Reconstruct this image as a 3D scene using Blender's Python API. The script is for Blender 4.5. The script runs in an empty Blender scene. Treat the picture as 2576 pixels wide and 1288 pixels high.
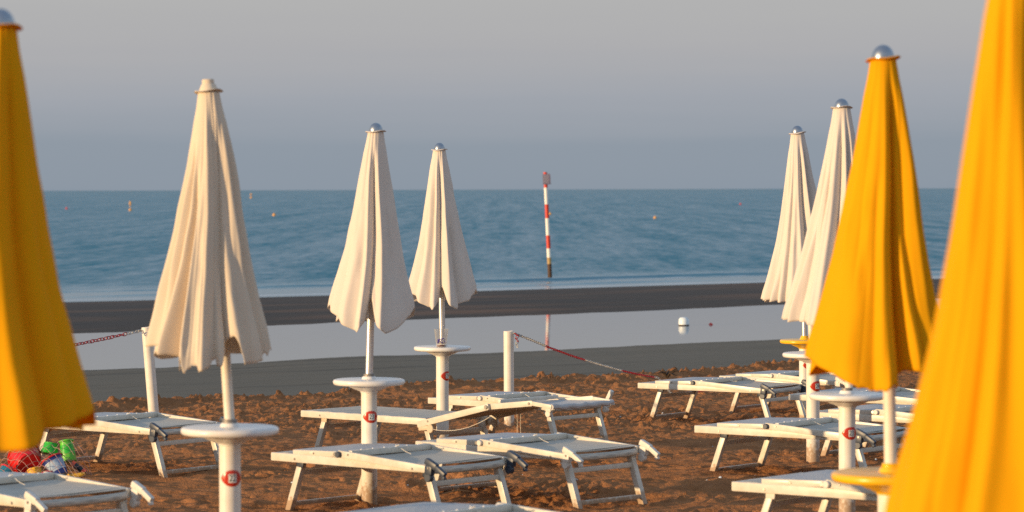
import bpy, bmesh, math, random
import numpy as np
from mathutils import Vector, Matrix, Quaternion
R = math.radians
scene = bpy.context.scene
col = scene.collection
FPX, EYE = 7800.0, 2.15            # focal length in reference pixels, camera height


def horizon(px):
    return 476.2 - 0.0027 * (px - 1288)


def at(px, py, d):
    """World point on the line of sight of a reference pixel at distance d."""
    return Vector(((px - 1288) / FPX * d, d, EYE - (py - horizon(px)) / FPX * d))


# ------------------------------------------------------------------ noise
def vnoise(x, y, seed=0):
    xi = np.floor(x).astype(np.int64); yi = np.floor(y).astype(np.int64)
    fx = x - xi; fy = y - yi
    fx = fx * fx * (3 - 2 * fx); fy = fy * fy * (3 - 2 * fy)

    def h(a, b):
        n = (a * 374761393 + b * 668265263 + seed * 1442695041) & 0xffffffff
        n = ((n ^ (n >> 13)) * 1274126177) & 0xffffffff
        n = (n ^ (n >> 16)) & 0xffffffff
        return n / 4294967295.0 * 2 - 1
    a = h(xi, yi); b = h(xi + 1, yi); c = h(xi, yi + 1); d = h(xi + 1, yi + 1)
    return (a * (1 - fx) + b * fx) * (1 - fy) + (c * (1 - fx) + d * fx) * fy


def fbm(x, y, seed=0, octv=3, gain=.5):
    s = 0; amp = 1
    for i in range(octv):
        s = s + amp * vnoise(x * 2 ** i + 17.3 * i, y * 2 ** i - 9.1 * i, seed + i)
        amp *= gain
    return s


def sstep(a, b, v):
    t = np.clip((v - a) / (b - a), 0, 1)
    return t * t * (3 - 2 * t)


# ------------------------------------------------------------------ materials
def mat(name, base, rough=.5, metal=0.0, spec=.5, noise=0.0, nscale=8.0, bump=0.0, bscale=60.0, dark=None, trans=0.0, tcol=None):
    m = bpy.data.materials.new(name); m.use_nodes = True
    nt = m.node_tree; n = nt.nodes; l = nt.links
    b = n['Principled BSDF']
    b.inputs['Base Color'].default_value = (*base, 1)
    b.inputs['Roughness'].default_value = rough
    b.inputs['Metallic'].default_value = metal
    b.inputs['Specular IOR Level'].default_value = spec
    tc = n.new('ShaderNodeTexCoord')
    if noise:
        tx = n.new('ShaderNodeTexNoise'); tx.inputs['Scale'].default_value = nscale
        tx.inputs['Detail'].default_value = 6; tx.inputs['Roughness'].default_value = .65
        l.new(tc.outputs['Object'], tx.inputs['Vector'])
        rp = n.new('ShaderNodeValToRGB')
        rp.color_ramp.elements[0].position = .3; rp.color_ramp.elements[1].position = .7
        d = dark or tuple(c * (1 - noise) for c in base)
        rp.color_ramp.elements[0].color = (*d, 1)
        rp.color_ramp.elements[1].color = (*base, 1)
        l.new(tx.outputs['Fac'], rp.inputs['Fac'])
        l.new(rp.outputs['Color'], b.inputs['Base Color'])
    if bump:
        bx = n.new('ShaderNodeTexNoise'); bx.inputs['Scale'].default_value = bscale
        bx.inputs['Detail'].default_value = 4
        l.new(tc.outputs['Object'], bx.inputs['Vector'])
        bp = n.new('ShaderNodeBump'); bp.inputs['Strength'].default_value = bump
        bp.inputs['Distance'].default_value = .01
        l.new(bx.outputs['Fac'], bp.inputs['Height'])
        l.new(bp.outputs['Normal'], b.inputs['Normal'])
    if trans:
        tr = n.new('ShaderNodeBsdfTranslucent')
        tr.inputs['Color'].default_value = (*(tcol or base), 1)
        mx = n.new('ShaderNodeMixShader'); mx.inputs['Fac'].default_value = trans
        l.new(b.outputs['BSDF'], mx.inputs[1]); l.new(tr.outputs['BSDF'], mx.inputs[2])
        l.new(mx.outputs['Shader'], n['Material Output'].inputs['Surface'])
    return m


def stripe_fabric(name, base, dark):
    m = mat(name, base, rough=.75, spec=.2)
    nt = m.node_tree; n = nt.nodes; l = nt.links
    tc = n.new('ShaderNodeTexCoord')
    wv = n.new('ShaderNodeTexWave'); wv.bands_direction = 'X'
    wv.inputs['Scale'].default_value = 28; wv.inputs['Distortion'].default_value = .3
    l.new(tc.outputs['Object'], wv.inputs['Vector'])
    ns = n.new('ShaderNodeTexNoise'); ns.inputs['Scale'].default_value = 5; ns.inputs['Detail'].default_value = 5
    l.new(tc.outputs['Object'], ns.inputs['Vector'])
    mu = n.new('ShaderNodeMath'); mu.operation = 'MULTIPLY'
    l.new(wv.outputs['Fac'], mu.inputs[0]); l.new(ns.outputs['Fac'], mu.inputs[1])
    rp = n.new('ShaderNodeValToRGB')
    rp.color_ramp.elements[0].position = .05; rp.color_ramp.elements[1].position = .45
    rp.color_ramp.elements[0].color = (*dark, 1); rp.color_ramp.elements[1].color = (*base, 1)
    l.new(mu.outputs[0], rp.inputs['Fac']); l.new(rp.outputs['Color'], n['Principled BSDF'].inputs['Base Color'])
    return m


M = {}
M['white_metal'] = mat('white_lacquered_metal', (.71, .665, .575), rough=.34, noise=.10, nscale=11, dark=(.54, .49, .40))
M['white_plastic'] = mat('white_plastic', (.83, .81, .78), rough=.28, noise=.06, nscale=9, dark=(.74, .71, .66))
M['post_plastic'] = mat('post_plastic', (.82, .78, .71), rough=.38, noise=.10, nscale=7, dark=(.70, .64, .55))
M['old_plastic'] = mat('old_white_plastic', (.72, .68, .61), rough=.5, noise=.15, nscale=25)
M['beige_plastic'] = mat('beige_plastic', (.62, .50, .36), rough=.5, noise=.15, nscale=25)
M['blue_plastic'] = mat('slate_blue_plastic', (.045, .06, .09), rough=.42, noise=.25, nscale=30)
M['mesh_fabric'] = stripe_fabric('cream_mesh_fabric', (.62, .575, .49), (.40, .37, .32))
M['shade_fabric'] = mat('white_shade_fabric', (.50, .50, .50), rough=.7, spec=.25, noise=.08, nscale=6, bump=.3, bscale=40)
M['cream_cloth'] = mat('cream_canopy_cloth', (.76, .65, .51), rough=.85, spec=.15, noise=.07, nscale=3.5, bump=0, bscale=220, trans=.10)
M['white_cloth'] = mat('offwhite_canopy_cloth', (.745, .665, .585), rough=.85, spec=.15, noise=.06, nscale=3.5, bump=0, bscale=220, trans=.08)
M['yellow_cloth'] = mat('yellow_canopy_cloth', (.94, .48, .006), rough=.85, spec=.10, noise=.06, nscale=3, bump=0, bscale=220, trans=.30, tcol=(.92, .30, .004))
M['yellow_plastic'] = mat('yellow_plastic', (.90, .48, .012), rough=.3, noise=.08, nscale=9)
M['aluminium'] = mat('brushed_aluminium', (.72, .71, .70), rough=.34, metal=.75, noise=.08, nscale=30)
M['white_pole'] = mat('white_pole_paint', (.80, .73, .62), rough=.35, noise=.14, nscale=10)
M['dome_metal'] = mat('dome_metal', (.36, .40, .45), rough=.34, metal=.9, noise=.1, nscale=30)
M['dark_collar'] = mat('dark_collar', (.25, .23, .21), rough=.5, metal=.4)
M['badge_red'] = mat('badge_red', (.50, .035, .015), rough=.25)
M['badge_white'] = mat('badge_white', (.74, .72, .66), rough=.4)
M['ink'] = mat('ink_black', (.02, .02, .025), rough=.5)
M['chain_red'] = mat('chain_red', (.34, .014, .016), rough=.35)
M['chain_white'] = mat('chain_white', (.46, .45, .42), rough=.4)
M['string'] = mat('string', (.72, .66, .56), rough=.8)
M['screw'] = mat('screw_steel', (.35, .33, .30), rough=.35, metal=.8)
M['orange_float'] = mat('orange_float', (.72, .36, .08), rough=.5)
M['red_float'] = mat('red_float', (.65, .05, .03), rough=.4)
M['pole_red'] = mat('pole_red', (.62, .04, .015), rough=.45)
M['pole_white'] = mat('pole_white', (.82, .78, .70), rough=.45)
M['pole_stain'] = mat('pole_stain', (.55, .36, .14), rough=.7, noise=.4, nscale=5)
M['pole_weed'] = mat('pole_weed', (.10, .05, .025), rough=.7, noise=.5, nscale=10)
M['sign_face'] = mat('sign_face', (.17, .15, .21), rough=.5)
M['sign_line'] = mat('sign_line', (.32, .30, .36), rough=.5)
M['buoy_white'] = mat('buoy_white', (.72, .78, .80), rough=.4, noise=.1, nscale=8)
M['toy_red'] = mat('toy_red', (.60, .012, .012), rough=.35)
M['toy_green'] = mat('toy_green', (.03, .42, .03), rough=.35)
M['toy_lime'] = mat('toy_lime', (.13, .55, .04), rough=.35)
M['toy_blue'] = mat('toy_blue', (.02, .04, .22), rough=.35)
M['toy_pale'] = mat('toy_pale', (.55, .66, .75), rough=.4, noise=.5, nscale=16, dark=(.10, .22, .45))
M['toy_yellow'] = mat('toy_yellow', (.80, .42, .02), rough=.35)
M['toy_teal'] = mat('toy_teal', (.03, .25, .38), rough=.35, noise=.5, nscale=14)
M['toy_black'] = mat('toy_black', (.02, .02, .022), rough=.35)
M['toy_orange'] = mat('toy_orange', (.85, .10, .03), rough=.35)
M['net_cord'] = mat('net_cord', (.50, .20, .15), rough=.8, noise=.4, nscale=5, dark=(.42, .36, .30))
M['weed'] = mat('weed', (.05, .03, .015), rough=.9)
M['twig'] = mat('twig', (.42, .24, .11), rough=.9)
M['purple_ink'] = mat('purple_ink', (.05, .03, .25), rough=.5)
M['drink'] = mat('drink', (.16, .015, .01), rough=.1)


def splash(m, z0, z1, colour=(.36, .22, .12)):
    """sand stuck to the lower end: a wear pattern fixed to the object"""
    nt = m.node_tree; n = nt.nodes; l = nt.links
    b = n['Principled BSDF']
    src = b.inputs['Base Color'].links[0].from_socket
    tc = n.new('ShaderNodeTexCoord'); sp = n.new('ShaderNodeSeparateXYZ'); l.new(tc.outputs['Object'], sp.inputs[0])
    ns = n.new('ShaderNodeTexNoise'); ns.inputs['Scale'].default_value = 28; ns.inputs['Detail'].default_value = 6
    l.new(tc.outputs['Object'], ns.inputs['Vector'])
    mr = n.new('ShaderNodeMapRange'); mr.inputs['From Min'].default_value = z0; mr.inputs['From Max'].default_value = z1
    mr.inputs['To Min'].default_value = .55; mr.inputs['To Max'].default_value = -.25
    l.new(sp.outputs['Z'], mr.inputs['Value'])
    ad = n.new('ShaderNodeMath'); ad.operation = 'ADD'; l.new(mr.outputs[0], ad.inputs[0]); l.new(ns.outputs['Fac'], ad.inputs[1])
    m2 = n.new('ShaderNodeMapRange'); m2.inputs['From Min'].default_value = .62; m2.inputs['From Max'].default_value = .85
    m2.inputs['To Max'].default_value = .8
    l.new(ad.outputs[0], m2.inputs['Value'])
    mx = n.new('ShaderNodeMix'); mx.data_type = 'RGBA'; mx.inputs['B'].default_value = (*colour, 1)
    l.new(m2.outputs[0], mx.inputs['Factor']); l.new(src, mx.inputs['A'])
    l.new(mx.outputs['Result'], b.inputs['Base Color'])


splash(M['post_plastic'], .10, .42)
splash(M['white_metal'], .0, .14)


def cup_material():
    m = bpy.data.materials.new('clear_plastic'); m.use_nodes = True
    nt = m.node_tree; n = nt.nodes; l = nt.links
    out = n['Material Output']; n.remove(n['Principled BSDF'])
    tr = n.new('ShaderNodeBsdfTransparent'); tr.inputs['Color'].default_value = (.96, .96, .96, 1)
    gl = n.new('ShaderNodeBsdfGlossy'); gl.inputs['Roughness'].default_value = .12
    df = n.new('ShaderNodeBsdfDiffuse'); df.inputs['Color'].default_value = (.7, .7, .68, 1)
    fr = n.new('ShaderNodeLayerWeight'); fr.inputs['Blend'].default_value = .35
    m1 = n.new('ShaderNodeMixShader'); m1.inputs['Fac'].default_value = .5
    l.new(gl.outputs[0], m1.inputs[1]); l.new(df.outputs[0], m1.inputs[2])
    mp = n.new('ShaderNodeMapRange'); mp.inputs['To Min'].default_value = .06; mp.inputs['To Max'].default_value = .6
    l.new(fr.outputs['Facing'], mp.inputs['Value'])
    m2 = n.new('ShaderNodeMixShader')
    l.new(mp.outputs[0], m2.inputs['Fac']); l.new(tr.outputs[0], m2.inputs[1]); l.new(m1.outputs[0], m2.inputs[2])
    l.new(m2.outputs[0], out.inputs['Surface'])
    return m


M['clear_plastic'] = cup_material()


# ------------------------------------------------------------------ mesh helpers
class MB:
    def __init__(self):
        self.bm = bmesh.new()

    def bar(self, p, q, w, h, up=(0, 0, 1), bevel=.004):
        """rectangular bar from p to q; h measured along 'up', w sideways"""
        p = Vector(p); q = Vector(q); d = q - p; L = d.length
        x = d.normalized(); y = Vector(up).cross(x).normalized(); z = x.cross(y)
        mt = Matrix((x, y, z)).transposed().to_4x4(); mt.translation = (p + q) / 2
        r = bmesh.ops.create_cube(self.bm, size=1, matrix=mt @ Matrix.Diagonal((L, w, h, 1)))
        if bevel:
            es = list({e for v in r['verts'] for e in v.link_edges})
            bmesh.ops.bevel(self.bm, geom=es, offset=bevel, segments=2, affect='EDGES', profile=.6)
        return self

    def tube(self, pts, rad, n=8, cap=True, closed=False):
        pts = [Vector(p) for p in pts]; rings = []
        N = len(pts); prev = None
        for i, p in enumerate(pts):
            a = pts[(i - 1) % N] if (closed or i > 0) else p
            b = pts[(i + 1) % N] if (closed or i < N - 1) else p
            t = (b - a).normalized()
            if prev is None:
                u = t.orthogonal().normalized()
            else:
                u = (prev - t * prev.dot(t))
                u = u.normalized() if u.length > 1e-6 else t.orthogonal().normalized()
            prev = u; v = t.cross(u)
            rr = rad[i] if isinstance(rad, (list, tuple)) else rad
            rings.append([self.bm.verts.new(p + (u * math.cos(2 * math.pi * k / n) + v * math.sin(2 * math.pi * k / n)) * rr) for k in range(n)])
        for i in range(N if closed else N - 1):
            A = rings[i]; B = rings[(i + 1) % N]
            for k in range(n):
                self.bm.faces.new((A[k], A[(k + 1) % n], B[(k + 1) % n], B[k]))
        if cap and not closed:
            self.bm.faces.new(list(reversed(rings[0]))); self.bm.faces.new(rings[-1])
        return self

    def lathe(self, prof, n=48, org=(0, 0, 0), axis=None, cap=True):
        org = Vector(org)
        q = Vector((0, 0, 1)).rotation_difference(Vector(axis)) if axis is not None else Quaternion()
        rings = []
        for r, z in prof:
            rings.append([self.bm.verts.new(org + q @ Vector((r * math.cos(2 * math.pi * k / n), r * math.sin(2 * math.pi * k / n), z))) for k in range(n)])
        for A, B in zip(rings, rings[1:]):
            for k in range(n):
                self.bm.faces.new((A[k], A[(k + 1) % n], B[(k + 1) % n], B[k]))
        if cap:
            self.bm.faces.new(list(reversed(rings[0]))); self.bm.faces.new(rings[-1])
        return self

    def cyl(self, c, axis, r, L, n=16, bevel=.15):
        b = min(r, L) * bevel
        return self.lathe([(r - b, -L / 2), (r, -L / 2 + b), (r, L / 2 - b), (r - b, L / 2)], n, c, axis)

    def grid(self, P, thick=0.0):
        """P[i][j] points -> sheet; thick extrudes downward along -z for a closed slab"""
        ni, nj = len(P), len(P[0])
        top = [[self.bm.verts.new(P[i][j]) for j in range(nj)] for i in range(ni)]
        for i in range(ni - 1):
            for j in range(nj - 1):
                self.bm.faces.new((top[i][j], top[i + 1][j], top[i + 1][j + 1], top[i][j + 1]))
        if thick:
            bot = [[self.bm.verts.new(Vector(P[i][j]) - Vector((0, 0, thick))) for j in range(nj)] for i in range(ni)]
            for i in range(ni - 1):
                for j in range(nj - 1):
                    self.bm.faces.new((bot[i][j], bot[i][j + 1], bot[i + 1][j + 1], bot[i + 1][j]))
            for i in range(ni - 1):
                self.bm.faces.new((top[i][0], bot[i][0], bot[i + 1][0], top[i + 1][0]))
                self.bm.faces.new((top[i][-1], top[i + 1][-1], bot[i + 1][-1], bot[i][-1]))
            for j in range(nj - 1):
                self.bm.faces.new((top[0][j], top[0][j + 1], bot[0][j + 1], bot[0][j]))
                self.bm.faces.new((top[-1][j], bot[-1][j], bot[-1][j + 1], top[-1][j + 1]))
        return self

    def build(self, name, material, parent=None, smooth=35, loc=None, mats=None):
        bmesh.ops.recalc_face_normals(self.bm, faces=self.bm.faces)
        me = bpy.data.meshes.new(name); self.bm.to_mesh(me); self.bm.free()
        for m in (mats or [material]):
            me.materials.append(m)
        if smooth:
            me.shade_smooth()
            try:
                me.set_sharp_from_angle(angle=R(smooth))
            except Exception:
                pass
        o = bpy.data.objects.new(name, me); col.objects.link(o)
        if parent is not None:
            o.parent = parent
        if loc is not None:
            o.location = loc
        return o


def tag(o, label=None, cat=None, group=None, kind=None):
    if label: o['label'] = label
    if cat: o['category'] = cat
    if group: o['group'] = group
    if kind: o['kind'] = kind
    return o


def thing(name, label, cat, loc, group=None, rot=None):
    o = bpy.data.objects.new(name, None); col.objects.link(o)
    o.empty_display_size = .1
    o.location = loc
    if rot is not None:
        o.rotation_mode = 'QUATERNION'; o.rotation_quaternion = rot
    return tag(o, label, cat, group)


def copy_tree(o, parent=None):
    c = o.copy(); col.objects.link(c)
    c.parent = parent
    for ch in list(o.children):
        copy_tree(ch, c)
    return c


# ------------------------------------------------------------------ terrain
WATER = EYE - 2.9


def edges(x, wob=True):
    xc = 25 * np.tanh(x / 25)
    B = 39.2 + 1.33 * xc; L1 = 55.7 + .82 * xc; L2 = 71.0 + .97 * xc; L3 = 89.2 + .82 * xc
    if wob:
        B = B + .55 * vnoise(x * .45, x * 0, 5) + .25 * vnoise(x * 1.7, x * 0, 6)
        L1 = L1 + .5 * vnoise(x * .35, x * 0, 7) + .12 * vnoise(x * 2.1, x * 0, 8)
        L2 = L2 + .5 * vnoise(x * .3, x * 0, 9) + .15 * vnoise(x * 1.6, x * 0, 10)
        L3 = L3 + .5 * vnoise(x * .22, x * 0, 11)
    return B, L1, L2, L3


def dry_z(y):
    return .37 - .0176 * np.maximum(y, -12)


def base_height(x, y):
    B, L1, L2, L3 = edges(x)
    zB = dry_z(B) - .10
    z = dry_z(y)
    f = np.clip((y - B) / (L1 - B), 0, 1)
    wet = zB + (WATER - zB) * f
    # bank between dry and wet sand
    k = sstep(-.05, .35, y - B)
    z = z * (1 - k) + wet * k
    q = np.clip((y - L1) / (L2 - L1), 0, 1)
    z = np.where(y > L1, WATER - .15 * np.sin(np.pi * q), z)
    q = np.clip((y - L2) / (L3 - L2), 0, 1)
    z = np.where(y > L2, WATER + .12 * np.sin(np.pi * q) ** .8, z)
    z = np.where(y > L3, np.maximum(WATER - .03 * (y - L3), -5), z)
    return z


def gz(x, y):
    return float(base_height(np.array([float(x)]), np.array([float(y)]))[0])


def growth(a, b, n):
    return a * (b / a) ** (np.arange(1, n + 1) / n)


u_in = np.arange(-.215, .2151, .00062)
u_out = growth(.215, 12, 40)
U = np.concatenate([-u_out[::-1], u_in, u_out])
Y = np.concatenate([np.linspace(-40, 10.5, 30), np.arange(11, 26, .030), np.arange(26, 49, .05), np.arange(49, 106, .3), np.linspace(107, 190, 25)])
UU, YY = np.meshgrid(U, Y)
XX = UU * np.maximum(YY, 13)
B, L1, L2, L3 = edges(XX)
Z = base_height(XX, YY)
dry = 1 - sstep(-.05, .25, YY - B)
dist_edge = B - YY
churn = .45 + .75 * np.exp(-np.maximum(dist_edge, 0) / 9.0) + .35 * np.clip(fbm(XX * .35, YY * .3, 41, 2), -1, 1)
churn = np.clip(churn, .25, 1.4)
# broad undulation, foot-trodden hollows, ripple facets, clods
n1 = fbm(XX * .8, YY * .8, 21, 2)
n2 = fbm(XX * 2.6, YY * 2.6, 22, 2)
ang = .5
rx = XX * math.cos(ang) + YY * math.sin(ang); ry = -XX * math.sin(ang) + YY * math.cos(ang)
n3 = 1 - np.abs(fbm(rx * 5.5, ry * 3.6, 23, 2)) * 1.6
n4 = fbm(XX * 13, YY * 11, 24, 3, .6)
cl = fbm(XX * 9, YY * 9, 31, 2)
clod = np.clip(cl - .42, 0, 1) ** .8
wx = XX + .02 * vnoise(XX * 16, YY * 13, 71); wy = YY + .02 * vnoise(XX * 16 + 5, YY * 13, 72)
c1 = sstep(-.05, .75, fbm(wx * 17, wy * 11, 31, 3, .6))
c2 = vnoise(wx * 37, wy * 16, 32)
c3 = sstep(.40, .95, fbm(wx * 8.5, wy * 6.5, 33, 3, .6))
zone = sstep(21.5, 30, YY + 1.8 * vnoise(XX * .5, YY * .35, 44))
churn = np.clip(.08 + .85 * zone * (.75 + .5 * vnoise(XX * .8, YY * .6, 45)) + .7 * sstep(.25, .7, fbm(XX * .75, YY * .6, 46, 2)), .05, 1.25)
# wind ripples, long across the view
rp_ = fbm(XX * 2.6 + .4 * n1, YY * 7.5 - XX * 1.2, 48, 3, .55)
rip = 1 - np.abs(rp_) * 1.7
rough = .024 * n1 + .015 * n2 + .017 * rip * (1 - .5 * zone) + .004 * n3 + .003 * n4 + churn * (.016 * c1 + .0045 * c2 + .034 * c3 * (.5 + .5 * c1) + .005 * n4)
clod = c1 * .5 + c3 * .5
rng = np.random.RandomState(4)
foot = np.zeros_like(XX)
ys_all = Y
for k in range(900):
    fy = 12 + 32 * rng.rand() ** 1.0
    fx = (rng.rand() * 2 - 1) * .21 * fy
    a = rng.rand() * math.pi; sl, sw = .13 + .05 * rng.rand(), .055 + .03 * rng.rand()
    i0, i1 = np.searchsorted(ys_all, [fy - .35, fy + .35])
    j0, j1 = np.searchsorted(U, [(fx - .35) / fy, (fx + .35) / fy])
    if i1 <= i0 or j1 <= j0:
        continue
    dx = XX[i0:i1, j0:j1] - fx; dy = YY[i0:i1, j0:j1] - fy
    p = (dx * math.cos(a) + dy * math.sin(a)) / sl; q = (-dx * math.sin(a) + dy * math.cos(a)) / sw
    rr = np.sqrt(p * p + q * q)
    foot[i0:i1, j0:j1] += -.026 * np.exp(-(rr ** 3)) + .014 * np.exp(-((rr - 1.25) / .28) ** 2)
crest = np.exp(-((dist_edge - .25) / .45) ** 2) * (.04 + .05 * np.clip(fbm(XX * 2.2, YY * 2.2, 35, 2), 0, 1) + .035 * clod)
detail = (np.abs(UU) < .35) & (YY > 5)
Z = Z + dry * (rough + foot * 1.0 + crest) * np.where(detail, 1, .6)
wetamt = (1 - dry)
Z = Z + wetamt * (.006 * fbm(XX * .9, YY * .9, 51, 2) + .004 * vnoise(XX * 1.2, (YY - L1) * 5, 52)) * (YY < L1 - 1.2)
nv = XX.size; nr, nc = XX.shape


def grid_mesh(name, X, Yv, Zv, attrs, material):
    nr, nc = X.shape
    me = bpy.data.meshes.new(name)
    co = np.stack([X, Yv, Zv], -1).reshape(-1, 3).astype(np.float32)
    idx = np.arange(nr * nc).reshape(nr, nc)
    q = np.stack([idx[:-1, :-1], idx[:-1, 1:], idx[1:, 1:], idx[1:, :-1]], -1).reshape(-1, 4)
    me.vertices.add(len(co)); me.vertices.foreach_set('co', co.ravel())
    me.loops.add(q.size); me.loops.foreach_set('vertex_index', q.ravel().astype(np.int32))
    me.polygons.add(len(q))
    me.polygons.foreach_set('loop_start', (np.arange(len(q)) * 4).astype(np.int32))
    me.update(calc_edges=True)
    me.shade_smooth()
    for k, v in attrs.items():
        a = me.attributes.new(k, 'FLOAT', 'POINT'); a.data.foreach_set('value', v.ravel().astype(np.float32))
    me.materials.append(material)
    o = bpy.data.objects.new(name, me); col.objects.link(o)
    o['kind'] = 'structure'
    return o


def sand_material():
    m = bpy.data.materials.new('beach_sand'); m.use_nodes = True
    nt = m.node_tree; n = nt.nodes; l = nt.links
    b = n['Principled BSDF']
    tc = n.new('ShaderNodeTexCoord')

    def noise(scale, det=5, vec=None, sc3=None):
        t = n.new('ShaderNodeTexNoise'); t.inputs['Scale'].default_value = scale; t.inputs['Detail'].default_value = det
        t.inputs['Roughness'].default_value = .6
        if sc3:
            mp = n.new('ShaderNodeMapping'); mp.vector_type = 'TEXTURE'; mp.inputs['Scale'].default_value = tuple(1 / q for q in sc3)
            mp.inputs['Rotation'].default_value = (0, 0, R(39.5))
            l.new(tc.outputs['Object'], mp.inputs['Vector']); l.new(mp.outputs[0], t.inputs['Vector'])
        else:
            l.new(tc.outputs['Object'], t.inputs['Vector'])
        return t

    def ramp(src, stops):
        r = n.new('ShaderNodeValToRGB')
        e = r.color_ramp.elements
        e[0].position, e[0].color = stops[0][0], (*stops[0][1], 1)
        e[1].position, e[1].color = stops[-1][0], (*stops[-1][1], 1)
        for p, c in stops[1:-1]:
            k = e.new(p); k.color = (*c, 1)
        l.new(src, r.inputs['Fac'])
        return r.outputs['Color']

    def mix(f, a, c):
        x = n.new('ShaderNodeMix'); x.data_type = 'RGBA'
        l.new(f, x.inputs['Factor']); l.new(a, x.inputs['A']); l.new(c, x.inputs['B'])
        return x.outputs['Result']
    d1 = ramp(noise(3.5).outputs['Fac'], [(.3, (.28, .122, .050)), (.7, (.45, .198, .078))])
    w1 = ramp(noise(1.0, 6, sc3=(.10, 1.5, 1)).outputs['Fac'], [(.34, (.085, .067, .042)), (.42, (.134, .108, .070)), (.7, (.150, .122, .082))])
    b1 = ramp(noise(1.0, 6, sc3=(.12, .7, 1)).outputs['Fac'], [(.32, (.040, .029, .021)), (.5, (.053, .035, .021)), (.68, (.14, .072, .036))])
    aw = n.new('ShaderNodeAttribute'); aw.attribute_name = 'wet'
    ab = n.new('ShaderNodeAttribute'); ab.attribute_name = 'bar'
    c = mix(aw.outputs['Fac'], d1, w1)
    c = mix(ab.outputs['Fac'], c, b1)
    l.new(c, b.inputs['Base Color'])
    rg = n.new('ShaderNodeMapRange'); rg.inputs['To Min'].default_value = .95; rg.inputs['To Max'].default_value = .62
    l.new(aw.outputs['Fac'], rg.inputs['Value']); l.new(rg.outputs[0], b.inputs['Roughness'])
    b.inputs['Specular IOR Level'].default_value = .10
    bn = noise(45, 6)
    bp = n.new('ShaderNodeBump'); bp.inputs['Distance'].default_value = .028
    st = n.new('ShaderNodeMapRange'); st.inputs['To Min'].default_value = .9; st.inputs['To Max'].default_value = .15
    l.new(aw.outputs['Fac'], st.inputs['Value']); l.new(st.outputs[0], bp.inputs['Strength'])
    l.new(bn.outputs['Fac'], bp.inputs['Height']); l.new(bp.outputs['Normal'], b.inputs['Normal'])
    return m


barmask = sstep(-4, -1.5, YY - L2)
grid_mesh('ground', XX, YY, Z, {'wet': wetamt, 'bar': barmask}, sand_material())


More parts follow.
